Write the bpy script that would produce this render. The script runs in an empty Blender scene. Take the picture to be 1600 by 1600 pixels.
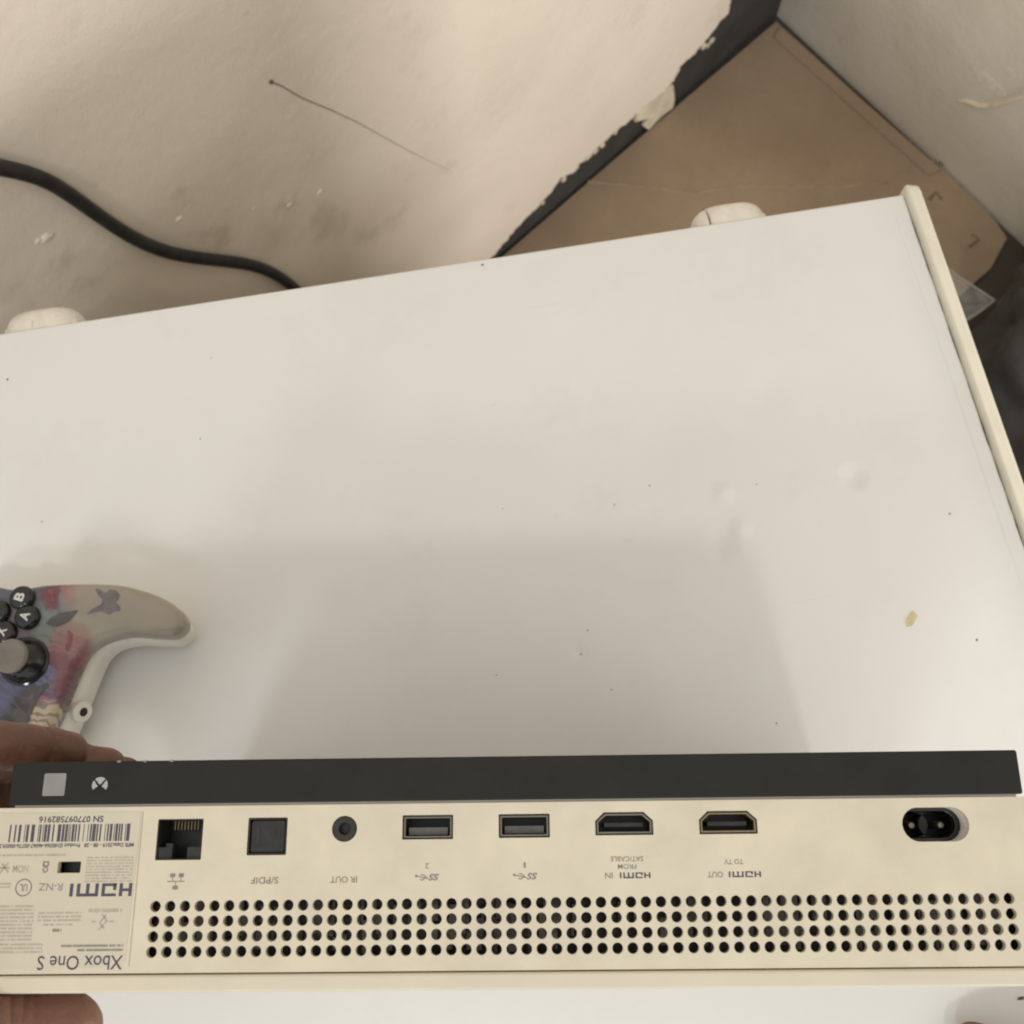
import bpy, bmesh, math, random
from mathutils import Vector, Matrix, Euler, noise

sc = bpy.context.scene
col = sc.collection
random.seed(7)

# ------------------------------------------------------------------ camera
FOV, PITCH, CAM_H = 53.0, 72.0, 0.52
cam_d = bpy.data.cameras.new('camera')
cam = bpy.data.objects.new('camera', cam_d); col.objects.link(cam)
cam.location = (0, 0, CAM_H)
cam.rotation_euler = (math.radians(90 - PITCH), 0, 0)
cam_d.sensor_fit = 'AUTO'; cam_d.sensor_width = 36.0
cam_d.lens = 18.0 / math.tan(math.radians(FOV / 2))
cam_d.clip_start = 0.01; cam_d.clip_end = 60
cam_d.dof.use_dof = True
cam_d.dof.focus_distance = 0.345
cam_d.dof.aperture_fstop = 24
sc.camera = cam

# ------------------------------------------------------------------ world and lamps
world = bpy.data.worlds.new('World'); sc.world = world; world.use_nodes = True
bg = world.node_tree.nodes['Background']
bg.inputs[0].default_value = (1.0, 0.985, 0.955, 1); bg.inputs[1].default_value = 0.91

def area(name, loc, target, size, power, color, shape='DISK', size_y=None):
    l = bpy.data.lights.new(name, 'AREA'); l.shape = shape; l.size = size
    if size_y: l.size_y = size_y
    l.energy = power; l.color = color
    o = bpy.data.objects.new(name, l); col.objects.link(o)
    o.location = loc
    o.rotation_euler = (Vector(target) - Vector(loc)).to_track_quat('-Z', 'Y').to_euler()
    return o
area('ceiling_lamp', (0.41, -1.81, 3.32), (0.05, 0.1, 0.0), 0.24, 18.0, (1.0, 0.96, 0.87))
area('wall_fill', (1.12, -0.42, -0.02), (-0.35, 0.6, 0.12), 0.5, 14.0, (1.0, 0.955, 0.90), 'RECTANGLE', 0.5)  # added fill lamp, unseen and set low, to brighten the left wall
area('window_light', (-0.90, -1.98, 2.35), (-0.1, 0.15, 0), 0.40, 14.0, (0.80, 0.92, 1.0), 'RECTANGLE', 0.35)

sc.view_settings.view_transform = 'Standard'
sc.view_settings.look = 'None'
sc.view_settings.exposure = 0.0
sc.view_settings.gamma = 1.0
sc.render.engine = 'CYCLES'
sc.cycles.filter_width = 1.9
sc.render.resolution_x = sc.render.resolution_y = 1024

# ------------------------------------------------------------------ measuring: a photo pixel to a point on a real surface
FPX = 800 / math.tan(math.radians(FOV / 2))
PR = math.radians(PITCH)
FW = Vector((0, math.cos(PR), -math.sin(PR))); RT = Vector((1, 0, 0)); UP = RT.cross(FW)
CAM = Vector((0, 0, CAM_H))
def ray(x, y): return RT * ((x - 800) / FPX) + UP * (-(y - 800) / FPX) + FW
def at(x, y, z=0.0):
    d = ray(x, y); return CAM + d * ((z - CAM_H) / d.z)
def at_plane(x, y, p, n):
    d = ray(x, y); return CAM + d * ((p - CAM).dot(n) / d.dot(n))

# ------------------------------------------------------------------ mesh helpers
def link(name, me, mat=None, parent=None):
    o = bpy.data.objects.new(name, me); col.objects.link(o)
    if mat is not None and me is not None:
        me.materials.clear(); me.materials.append(mat)
    if parent is not None: o.parent = parent
    return o
def empty(name, loc, rot=(0, 0, 0)):
    o = bpy.data.objects.new(name, None); col.objects.link(o)
    o.location = loc; o.rotation_euler = rot; o.empty_display_size = 0.02
    return o
def tag(o, label, cat, group=None):
    o['label'] = label; o['category'] = cat
    if group: o['group'] = group
    return o
def smooth(me, ang=35):
    me.polygons.foreach_set('use_smooth', [True] * len(me.polygons))
    bm = bmesh.new(); bm.from_mesh(me)
    a = math.radians(ang)
    for e in bm.edges:
        if len(e.link_faces) == 2 and e.calc_face_angle(0) > a: e.smooth = False
    bm.to_mesh(me); bm.free()
    return me
def bm_mesh(bm, name='m', ang=35):
    bmesh.ops.recalc_face_normals(bm, faces=bm.faces)
    me = bpy.data.meshes.new(name); bm.to_mesh(me); bm.free()
    return smooth(me, ang)
def box(bm, x0, x1, y0, y1, z0, z1):
    v = [bm.verts.new(p) for p in ((x0,y0,z0),(x1,y0,z0),(x1,y1,z0),(x0,y1,z0),(x0,y0,z1),(x1,y0,z1),(x1,y1,z1),(x0,y1,z1))]
    for f in ((3,2,1,0),(4,5,6,7),(0,1,5,4),(1,2,6,5),(2,3,7,6),(3,0,4,7)): bm.faces.new([v[i] for i in f])
def rbox(x0, x1, y0, y1, z0, z1, r=0.001, seg=3):
    bm = bmesh.new(); box(bm, x0, x1, y0, y1, z0, z1)
    bmesh.ops.bevel(bm, geom=bm.edges[:], offset=r, segments=seg, profile=0.5, affect='EDGES')
    return bm_mesh(bm)
def curve_mesh(cu):
    o = bpy.data.objects.new('tmp', cu); col.objects.link(o)
    dg = bpy.context.evaluated_depsgraph_get()
    me = bpy.data.meshes.new_from_object(o.evaluated_get(dg))
    bpy.data.objects.remove(o); bpy.data.curves.remove(cu)
    return me
def plate(loops, z0, z1, bevel=0.0, ang=35):
    """flat slab with holes: first loop is the outline, the others are openings"""
    cu = bpy.data.curves.new('c', 'CURVE'); cu.dimensions = '2D'; cu.fill_mode = 'BOTH'
    for lp in loops:
        s = cu.splines.new('POLY'); s.points.add(len(lp) - 1)
        for p, q in zip(s.points, lp): p.co = (q[0], q[1], 0, 1)
        s.use_cyclic_u = True
    cu.extrude = (z1 - z0) / 2 - bevel
    if bevel: cu.bevel_depth = bevel; cu.bevel_resolution = 2; cu.offset = -bevel
    me = curve_mesh(cu)
    me.transform(Matrix.Translation((0, 0, (z0 + z1) / 2)))
    return smooth(me, ang)
def tube_mesh(pts, r, res=6):
    cu = bpy.data.curves.new('c', 'CURVE'); cu.dimensions = '3D'
    s = cu.splines.new('NURBS'); s.points.add(len(pts) - 1); s.use_endpoint_u = True; s.order_u = 4
    for p, q in zip(s.points, pts): p.co = (*q, 1)
    s.resolution_u = 8
    cu.bevel_depth = r; cu.bevel_resolution = res; cu.use_fill_caps = True
    return smooth(curve_mesh(cu), 60)
def rect(x0, x1, y0, y1, r=0.0, n=5):
    if r <= 0: return [(x0,y0),(x1,y0),(x1,y1),(x0,y1)]
    out = []
    for cx, cy, a in ((x1-r,y0+r,-90),(x1-r,y1-r,0),(x0+r,y1-r,90),(x0+r,y0+r,180)):
        for i in range(n + 1):
            t = math.radians(a + 90 * i / n); out.append((cx + r*math.cos(t), cy + r*math.sin(t)))
    return out
def circ(cx, cy, r, n=18, ry=None):
    ry = ry or r
    return [(cx + r*math.cos(2*math.pi*i/n), cy + ry*math.sin(2*math.pi*i/n)) for i in range(n)]
def lathe(prof, n=28):
    bm = bmesh.new(); rings = []
    for r, z in prof:
        rings.append([bm.verts.new((r*math.cos(2*math.pi*i/n), r*math.sin(2*math.pi*i/n), z)) for i in range(n)])
    for a, b in zip(rings, rings[1:]):
        for i in range(n): bm.faces.new((a[i], a[(i+1) % n], b[(i+1) % n], b[i]))
    bm.faces.new(rings[0]); bm.faces.new(rings[-1])
    return bm_mesh(bm)
def text_mesh(s, cx, cy, w, h, z, rot=math.pi, bold=0.0, thick=0.00004, shear=0.0):
    """lettering fitted into a w by h box; rot = pi prints it upside down"""
    cu = bpy.data.curves.new('t', 'FONT'); cu.body = s; cu.size = 1.0; cu.resolution_u = 3
    cu.offset = bold; cu.shear = shear
    me = curve_mesh(cu)
    xs = [v.co.x for v in me.vertices]; ys = [v.co.y for v in me.vertices]
    mx, my = (min(xs)+max(xs))/2, (min(ys)+max(ys))/2
    sx, sy = w/(max(xs)-min(xs)), h/(max(ys)-min(ys))
    me.transform(Matrix.Translation((cx, cy, z)) @ Matrix.Rotation(rot, 4, 'Z') @ Matrix.Diagonal((sx, sy, 1, 1)) @ Matrix.Translation((-mx, -my, 0)))
    return me
def quads(rects, z):
    bm = bmesh.new()
    for x0, x1, y0, y1 in rects:
        bm.faces.new([bm.verts.new(p) for p in ((x0,y0,z),(x1,y0,z),(x1,y1,z),(x0,y1,z))])
    me = bpy.data.meshes.new('q'); bm.to_mesh(me); bm.free(); return me

# ------------------------------------------------------------------ materials
def new_mat(name):
    m = bpy.data.materials.new(name); m.use_nodes = True
    nt = m.node_tree; return m, nt, nt.nodes['Principled BSDF']
def nd(nt, t, **kw):
    n = nt.nodes.new(t)
    for k, v in kw.items(): setattr(n, k, v)
    return n
def ramp(nt, stops, src):
    r = nd(nt, 'ShaderNodeValToRGB')
    while len(r.color_ramp.elements) < len(stops): r.color_ramp.elements.new(0.5)
    for e, (p, c) in zip(r.color_ramp.elements, stops):
        e.position = p; e.color = (*c, 1) if len(c) == 3 else c
    nt.links.new(src, r.inputs[0]); return r.outputs[0]
def coords(nt, scale=1.0):
    tc = nd(nt, 'ShaderNodeTexCoord'); mp = nd(nt, 'ShaderNodeMapping')
    mp.inputs['Scale'].default_value = (scale,)*3
    nt.links.new(tc.outputs['Object'], mp.inputs[0]); return mp.outputs[0]
def noise_tex(nt, vec, scale, detail=4, rough=0.6, dist=0.0):
    n = nd(nt, 'ShaderNodeTexNoise'); nt.links.new(vec, n.inputs['Vector'])
    n.inputs['Scale'].default_value = scale; n.inputs['Detail'].default_value = detail
    n.inputs['Roughness'].default_value = rough; n.inputs['Distortion'].default_value = dist
    return n.outputs['Fac']
def mix(nt, fac, a, b, mode='MIX'):
    m = nd(nt, 'ShaderNodeMix', data_type='RGBA', blend_type=mode)
    for i, v in ((0, fac), (6, a), (7, b)):
        if isinstance(v, (int, float)): m.inputs[i].default_value = v
        elif isinstance(v, tuple): m.inputs[i].default_value = (*v[:3], 1)
        else: nt.links.new(v, m.inputs[i])
    return m.outputs[2]
def mat(name, c, rough=0.5, var=0.06, scale=40, bump=0.0, bscale=400, metal=0.0, spec=0.5, c2=None, bdist=0.0004):
    m, nt, b = new_mat(name)
    v = coords(nt)
    n = noise_tex(nt, v, scale)
    lo = c2 if c2 else tuple(x*(1-var) for x in c); hi = c if c2 else tuple(min(1, x*(1+var)) for x in c)
    nt.links.new(ramp(nt, [(0.35, lo), (0.65, hi)], n), b.inputs['Base Color'])
    b.inputs['Roughness'].default_value = rough; b.inputs['Metallic'].default_value = metal
    b.inputs['Specular IOR Level'].default_value = spec
    if bump:
        bn = noise_tex(nt, v, bscale, 3)
        bp = nd(nt, 'ShaderNodeBump'); bp.inputs['Strength'].default_value = bump; bp.inputs['Distance'].default_value = bdist
        nt.links.new(bn, bp.inputs['Height']); nt.links.new(bp.outputs[0], b.inputs['Normal'])
    return m

M = {}
M['cream_plastic'] = mat('cream_plastic', (0.65, 0.585, 0.455), 0.42, 0.06, 45, 0.4, 1300, bdist=0.00014)
M['cover_plastic'] = mat('cover_plastic', (0.65, 0.59, 0.465), 0.45, 0.03, 30, 0.2, 1600, bdist=0.0001)
M['black_plastic'] = mat('black_plastic', (0.019, 0.018, 0.0155), 0.55, 0.12, 60, 0.25, 1800, spec=0.22, bdist=0.0001)
M['port_black'] = mat('port_black', (0.02, 0.02, 0.02), 0.4, 0.2, 200)
M['port_grey'] = mat('port_grey', (0.033, 0.032, 0.029), 0.5, 0.2, 200, spec=0.3)
M['port_metal'] = mat('port_metal', (0.22, 0.19, 0.155), 0.4, 0.1, 100, metal=0.9)
M['gold'] = mat('gold', (0.26, 0.20, 0.11), 0.4, 0.1, 100, metal=0.9)
M['inner_dark'] = mat('inner_dark', (0.035, 0.03, 0.027), 0.6, 0, 130, c2=(0.012, 0.011, 0.011))
M['ink'] = mat('ink', (0.07, 0.065, 0.085), 0.6, 0.15, 800)
M['grey_ink'] = mat('grey_ink', (0.22, 0.20, 0.17), 0.6, 0.15, 500)
M['pale_ink'] = mat('pale_ink', (0.42, 0.38, 0.30), 0.6, 0.12, 500)
M['label'] = mat('label', (0.60, 0.54, 0.425), 0.4, 0.03, 60, 0.1, 500)
M['sticker'] = mat('sticker', (0.25, 0.255, 0.235), 0.45, 0.08, 150)
M['white_print'] = mat('white_print', (0.40, 0.39, 0.365), 0.5, 0.08, 300)
M['knob_white'] = mat('knob_white', (0.72, 0.67, 0.58), 0.45, 0.12, 60, 0.2, 250)
M['trim'] = mat('trim', (0.66, 0.625, 0.515), 0.36, 0.05, 25, 0.15, 300)
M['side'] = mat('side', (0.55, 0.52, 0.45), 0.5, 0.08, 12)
M['gap'] = mat('gap', (0.10, 0.085, 0.065), 0.8, 0.3, 200)
M['rubber'] = mat('rubber', (0.022, 0.022, 0.023), 0.42, 0.35, 90, 0.3, 600, spec=0.35)
M['chip'] = mat('chip', (0.10, 0.085, 0.07), 0.7, 0.3, 400)
M['stain'] = mat('stain', (0.62, 0.54, 0.33), 0.5, 0.1, 300)
M['skirting'] = mat('skirting', (0.034, 0.034, 0.031), 0.75, 0.25, 18, 0.5, 220)
M['paint_lump'] = mat('paint_lump', (0.76, 0.69, 0.59), 0.6, 0.08, 3)
M['grey_lump'] = mat('grey_lump', (0.60, 0.55, 0.46), 0.7, 0.12, 3)
M['bare_plaster'] = mat('bare_plaster', (0.62, 0.555, 0.43), 0.8, 0.14, 60, 0.5, 160)
M['pad_white'] = mat('pad_white', (0.80, 0.77, 0.70), 0.5, 0.03, 40, 0.15, 900)
M['pad_black'] = mat('pad_black', (0.018, 0.018, 0.018), 0.12, 0.2, 80)
M['pad_letter'] = mat('pad_letter', (0.62, 0.62, 0.6), 0.4, 0.05, 80)
M['stick_cap'] = mat('stick_cap', (0.20, 0.175, 0.15), 0.42, 0.12, 120, 0.2, 700)
M['floor'] = mat('floor', (0.055, 0.044, 0.034), 0.6, 0.3, 9, 0.3, 60)
M['petal'] = mat('petal', (0.16, 0.14, 0.145), 0.4, 0.2, 160)
M['leaf_print'] = mat('leaf_print', (0.085, 0.085, 0.08), 0.4, 0.25, 160)
M['red_print'] = mat('red_print', (0.22, 0.075, 0.085), 0.4, 0.25, 160)

def skin_mat():
    m, nt, b = new_mat('skin'); v = coords(nt)
    n = noise_tex(nt, v, 45, 4); n2 = noise_tex(nt, v, 320, 3)
    c = ramp(nt, [(0.3, (0.115, 0.048, 0.031)), (0.7, (0.185, 0.088, 0.058))], n)
    nt.links.new(c, b.inputs['Base Color'])
    b.inputs['Roughness'].default_value = 0.5
    b.inputs['Subsurface Weight'].default_value = 0.15
    b.inputs['Subsurface Radius'].default_value = (0.006, 0.002, 0.001)
    b.inputs['Subsurface Scale'].default_value = 0.5
    bp = nd(nt, 'ShaderNodeBump'); bp.inputs['Strength'].default_value = 0.6; bp.inputs['Distance'].default_value = 0.0007
    nt.links.new(n2, bp.inputs['Height']); nt.links.new(bp.outputs[0], b.inputs['Normal'])
    return m
M['skin'] = skin_mat()
M['nail'] = mat('nail', (0.46, 0.27, 0.20), 0.3, 0.05, 60)

def wall_mat(name, base, dirty, smudge, blots=()):
    m, nt, b = new_mat(name); v = coords(nt)
    big = noise_tex(nt, v, 2.6, 5, 0.6, 0.4); mid = noise_tex(nt, v, 12, 6, 0.7, 0.1); fine = noise_tex(nt, v, 70, 6, 0.7)
    c = ramp(nt, [(0.32, dirty), (0.62, base)], big)
    c = mix(nt, ramp(nt, [(0.60, (0,0,0)), (0.80, (0.4,)*3)], mid), c, smudge)
    c = mix(nt, ramp(nt, [(0.66, (0,0,0)), (0.80, (0.7,)*3)], fine), c, tuple(x*0.75 for x in smudge))
    wob = nd(nt, 'ShaderNodeTexNoise'); nt.links.new(v, wob.inputs['Vector']); wob.inputs['Scale'].default_value = 22; wob.inputs['Detail'].default_value = 6; wob.inputs['Roughness'].default_value = 0.7
    sub = nd(nt, 'ShaderNodeVectorMath', operation='SUBTRACT'); nt.links.new(wob.outputs['Color'], sub.inputs[0]); sub.inputs[1].default_value = (.5,.5,.5)
    scl = nd(nt, 'ShaderNodeVectorMath', operation='SCALE'); nt.links.new(sub.outputs[0], scl.inputs[0]); scl.inputs['Scale'].default_value = 0.09
    add = nd(nt, 'ShaderNodeVectorMath', operation='ADD'); nt.links.new(v, add.inputs[0]); nt.links.new(scl.outputs[0], add.inputs[1])
    for (px, py), rr, k in blots:             # grime stains of their own shape
        ds = nd(nt, 'ShaderNodeVectorMath', operation='DISTANCE'); ds.inputs[1].default_value = (px, py, 0.008); nt.links.new(add.outputs[0], ds.inputs[0])
        mr = nd(nt, 'ShaderNodeMapRange', interpolation_type='SMOOTHSTEP'); mr.inputs['From Min'].default_value = 0; mr.inputs['From Max'].default_value = rr; mr.inputs['To Min'].default_value = k; mr.inputs['To Max'].default_value = 0
        nt.links.new(ds.outputs['Value'], mr.inputs['Value']); c = mix(nt, mr.outputs[0], c, smudge)
    nt.links.new(c, b.inputs['Base Color'])
    b.inputs['Roughness'].default_value = 0.55
    # soft trowel waves, then small paint lumps
    wv = noise_tex(nt, v, 4.2, 1.5, 0.4, 0.1); lump = noise_tex(nt, v, 46, 5, 0.6)
    b1 = nd(nt, 'ShaderNodeBump'); b1.inputs['Strength'].default_value = 0.7; b1.inputs['Distance'].default_value = 0.03
    b2 = nd(nt, 'ShaderNodeBump'); b2.inputs['Strength'].default_value = 0.5; b2.inputs['Distance'].default_value = 0.0026
    nt.links.new(wv, b1.inputs['Height']); nt.links.new(lump, b2.inputs['Height'])
    nt.links.new(b1.outputs[0], b2.inputs['Normal']); nt.links.new(b2.outputs[0], b.inputs['Normal'])
    return m
M['wall_grey'] = wall_mat('wall_grey', (0.62, 0.575, 0.495), (0.52, 0.48, 0.41), (0.27, 0.24, 0.19))

def cardboard_mat():
    m, nt, b = new_mat('cardboard'); v = coords(nt)
    big = noise_tex(nt, v, 5, 5, 0.6); fib = noise_tex(nt, v, 120, 4, 0.7)
    c = ramp(nt, [(0.3, (0.255, 0.185, 0.118)), (0.7, (0.335, 0.247, 0.165))], big)
    c = mix(nt, ramp(nt, [(0.45, (0,0,0)), (0.75, (0.35,)*3)], fib), c, (0.22, 0.155, 0.10))
    nt.links.new(c, b.inputs['Base Color']); b.inputs['Roughness'].default_value = 0.7
    bp = nd(nt, 'ShaderNodeBump'); bp.inputs['Strength'].default_value = 0.3; bp.inputs['Distance'].default_value = 0.002
    nt.links.new(noise_tex(nt, v, 22, 3), bp.inputs['Height']); nt.links.new(bp.outputs[0], b.inputs['Normal'])
    return m
M['cardboard'] = cardboard_mat()
M['crease'] = mat('crease', (0.31, 0.23, 0.155), 0.75, 0.2, 60)
M['box_print'] = mat('box_print', (0.18, 0.13, 0.085), 0.7, 0.2, 90)

# ------------------------------------------------------------------ the setting: floor and the two walls of the corner
ZF = -0.70
A1, B1 = at(785, 398, ZF), at(1214, 24, ZF)
A2, B2 = at(1222, 22, ZF), at(1478, 260, ZF)
d1 = (B1 - A1).normalized(); d2 = (B2 - A2).normalized()
# corner where both wall lines meet
den = d1.x*d2.y - d1.y*d2.x
tt = ((A2.x-A1.x)*d2.y - (A2.y-A1.y)*d2.x) / den
CORNER = A1 + d1*tt
N1 = Vector((d1.y, -d1.x, 0))           # left wall faces the room
N2 = Vector((-d2.y, d2.x, 0))
if N1.y > 0: N1 = -N1
if N2.y > 0: N2 = -N2

fl = link('floor', plate([rect(-2.2, 2.2, -2.0, 2.2)], -0.02, 0.0), M['floor']); fl.location.z = ZF; fl['kind'] = 'structure'

def wall_frame(origin, along, normal):
    z = Vector((0, 0, 1)); m = Matrix.Identity(4)
    x = z.cross(normal)
    for i, a in enumerate((x, z, normal)): m[0][i], m[1][i], m[2][i] = a
    m.translation = origin; return m, x
W1, X1 = wall_frame(CORNER, d1, N1)
W2, X2 = wall_frame(CORNER, d2, N2)
W1I, W2I = W1.inverted(), W2.inverted()
PL = 0.008                                # thickness of the plaster coat
def on1(x, y, off=PL):
    l = W1I @ at_plane(x, y, CORNER + N1*off, N1); return (l.x, l.y)
def on2(x, y, off=PL):
    l = W2I @ at_plane(x, y, CORNER + N2*off, N2); return (l.x, l.y)

M['wall_paint'] = wall_mat('wall_paint', (0.78, 0.695, 0.595), (0.70, 0.62, 0.525), (0.42, 0.35, 0.28), [
    (on1(*p), rr, k*0.6) for p, rr, k in (((340,378),.03,.75),((310,372),.02,.6),((500,352),.035,.7),((575,368),.025,.5),((450,322),.018,.7),((100,408),.025,.6),((292,308),.014,.5),((420,375),.04,.5),
     ((130,450),.016,.5),((620,345),.03,.4),((540,345),.025,.5),((655,130),.02,.25),((690,180),.02,.25),((700,262),.02,.35))])
# ragged lower rim of the left wall's plaster, above the dark skirting
rim = [(1152,-14),(1143,0),(1138,20),(1122,38),(1108,58),(1098,70),(1085,85),(1064,104),(1055,124),(1036,146),(1004,166),(988,186),(960,208),
       (940,224),(924,244),(908,254),(900,268),(876,280),(860,302),(840,324),(820,344),(800,366),(785,384),(768,404),(735,436),(690,480)]
rp = [on1(*p) for p in rim]
rag = []
for a, b in zip(rp, rp[1:]):
    for k in range(5):
        t = k/5; rag.append((a[0]+(b[0]-a[0])*t + random.uniform(-1,1)*0.0022, a[1]+(b[1]-a[1])*t + random.uniform(-1,1)*0.0028))
sgn = -1 if rp[-1][0] < rp[0][0] else 1
zb = rag[-1][1]
outline = [(0, 2.0), (0, rag[0][1]+0.01)] + rag + [(sgn*1.9, zb), (sgn*1.9, 2.0)]
wl = link('wall_left', plate([outline], 0.0, PL, 0.0008), M['wall_paint']); wl.matrix_world = W1; wl['kind'] = 'structure'
sk = link('skirting', plate([rect(min(0, sgn*1.9), max(0, sgn*1.9), 0.0, 0.35)], -0.02, 0.0), M['skirting'], wl)
patch = [on1(*p, 0.004) for p in ((1050,131),(1052,152),(1050,166),(1032,180),(1011,201),(1004,196),(1014,182),(1002,186),(990,189),(993,178),(1000,162),(1022,148))]
link('plaster_patch', plate([patch], 0.0012, 0.007, 0.0006), M['bare_plaster'], wl)
# flakes of loose paint along the rim
for (x, y, s) in ((1110,62,9),(1098,72,7),(1104,70,5),(928,236,7),(940,226,5),(916,246,6),(880,279,6),(960,206,5),(846,316,5)):
    cx, cy = on1(x, y); s *= 0.0008
    lp = [(cx + s*random.uniform(.5,1.2)*math.cos(t*1.05), cy + s*random.uniform(.4,1)*math.sin(t*1.05)) for t in range(6)]
    link('paint_flake', plate([lp], PL+0.0004, PL+0.003), M['bare_plaster'], wl)
# scratch with a dark nail head, and small lumps
sc_px = [(422,127),(440,134),(470,152),(520,173),(555,189),(600,214),(640,236),(672,252),(706,268)]
sp = [on1(*p) for p in sc_px]
bm = bmesh.new(); prev = None
for i, (x, y) in enumerate(sp):
    w = 0.0009*(1 - i/len(sp)) + 0.00012
    a, b = bm.verts.new((x, y-w, PL+0.0006)), bm.verts.new((x, y+w, PL+0.0006))
    if prev: bm.faces.new((prev[0], a, b, prev[1]))
    prev = (a, b)
link('scratch', bm_mesh(bm), mat('scratch', (0.24,0.19,0.14), 0.8, 0, 160, c2=(0.08,0.065,0.05)), wl)
nail = link('nail_head', lathe([(0.0018,0),(0.0019,0.0015),(0.0012,0.0022)], 12), M['chip'], wl); nail.location = (*on1(423,127), PL)
for (x, y, r) in ((72,371,7),(60,376,4),(640,245,2.5),(279,342,4),(396,326,2),(500,300,5),(452,320,4),(848,244,2)):
    me = lathe([(1,0),(0.9,0.25),(0.6,0.5),(0.2,0.62)], 14)
    for v in me.vertices: v.co.x *= 1 + 0.3*math.sin(3*math.atan2(v.co.y, v.co.x) + x)
    o = link('paint_lump', me, M['paint_lump'], wl); s = r*0.00055
    o.location = (*on1(x, y), PL-0.0002); o.scale = (s*1.5, s, s)

sg2 = 1 if (W2I @ B2).x > 0 else -1
wr = link('wall_right', plate([rect(min(0, sg2*2.2), max(0, sg2*2.2), 0.0, 2.7)], 0.0, PL), M['wall_grey']); wr.matrix_world = W2; wr['kind'] = 'structure'
# broken plaster ridge on the right wall
rd = [(1495,157),(1512,160),(1530,166),(1548,166),(1566,161),(1584,155),(1604,147),(1640,136)]
bm = bmesh.new(); prev = None
for i, p in enumerate(rd):
    x, y = on2(*p); h = 0.0035*min(1, (i+0.4)/2); w = 0.0055*min(1, (i+0.6)/2)*random.uniform(.8,1.2)
    ring = [bm.verts.new(q) for q in ((x, y-w*1.1, PL-0.0005), (x, y-w*.2, PL+h), (x, y+w*.5, PL+h*1.2), (x, y+w*1.3, PL-0.0005))]
    if prev:
        for k in range(3): bm.faces.new((prev[k], ring[k], ring[k+1], prev[k+1]))
    prev = ring
link('plaster_ridge', bm_mesh(bm, ang=60), M['bare_plaster'], wr)
for (x, y, s) in ((1540,126,13),(1578,112,7),(1560,140,9)):
    cx, cy = on2(x, y)
    me = lathe([(1,0),(0.8,0.3),(0.4,0.45)], 12); o = link('plaster_lump', me, M['grey_lump'], wr)
    k = s*0.0009; o.location = (cx, cy, PL-0.0002); o.scale = (k*1.7, k, k*0.16)

# ------------------------------------------------------------------ cardboard sheet on the floor
ZC = ZF + 0.006
card = empty('cardboard_sheet', at(1150, 250, ZF))
tag(card, 'brown cardboard sheet lying on the dark floor in the corner of the walls', 'cardboard')
ci = card.location
def cl(x, y, z=ZC):
    p = at(x, y, z); return (p.x - ci.x, p.y - ci.y)
e1 = (at(700,470,ZC) - at(1210,30,ZC)); e2 = (at(1555,338,ZC) - at(1216,32,ZC))
out = [cl(1213,33), cl(1330,140), cl(1440,246), cl(1472,262), cl(1500,288), cl(1556,344), cl(1574,372), cl(1548,420), cl(1500,462), cl(1440,600), cl(900,700), cl(600,560), cl(770,413), cl(1000,214)]
link('sheet', plate([out], 0.003, 0.006, 0.0008), M['cardboard'], card)
# second ply folded over along the right wall
def off(x, y, d):
    p = at(x, y, ZC) + N2*d; return (p.x-ci.x, p.y-ci.y)
link('folded_ply', plate([[off(1222,40,0.004), off(1340,148,0.003), off(1474,264,0.004), off(1468,262,0.022), off(1340,150,0.021), off(1226,48,0.022)]], 0.0062, 0.0082, 0.0006), M['cardboard'], card)
def ribbon(pts, w, z):
    bm = bmesh.new(); prev = None
    for i, (x, y) in enumerate(pts):
        a = Vector(pts[max(0,i-1)]); b = Vector(pts[min(len(pts)-1,i+1)]); t = (b-a).normalized(); n = Vector((-t.y, t.x))
        ww = w*random.uniform(.6,1.3)
        r = (bm.verts.new((x+n.x*ww, y+n.y*ww, z)), bm.verts.new((x, y, z+w*0.6)), bm.verts.new((x-n.x*ww, y-n.y*ww, z)))
        if prev:
            bm.faces.new((prev[0], r[0], r[1], prev[1])); bm.faces.new((prev[1], r[1], r[2], prev[2]))
        prev = r
    return bm_mesh(bm, ang=80)
def dense(px, f, n=6, j=1.5):
    o = []
    for a, b in zip(px, px[1:]):
        for k in range(n):
            t = k/n; o.append(f(a[0]+(b[0]-a[0])*t+random.uniform(-j,j), a[1]+(b[1]-a[1])*t+random.uniform(-j,j)))
    return o + [f(*px[-1])]
link('crease', ribbon(dense([(920,284),(1000,292),(1080,300),(1180,290),(1290,292),(1390,286),(1420,268),(1462,250)], cl), 0.0016, 0.0061), M['crease'], card)
link('crease', ribbon(dense([(1478,268),(1452,290),(1438,296)], cl), 0.0016, 0.0061), M['crease'], card)
for px in ([(1452,312),(1462,300),(1472,312)], [(1518,366),(1530,374),(1514,386)]):
    link('printed_mark', ribbon([cl(*p) for p in px], 0.0022, 0.0062), M['box_print'], card)
o = link('staple', ribbon([cl(1466,254), cl(1474,258)], 0.0035, 0.0085), M['box_print'], card)

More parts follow.
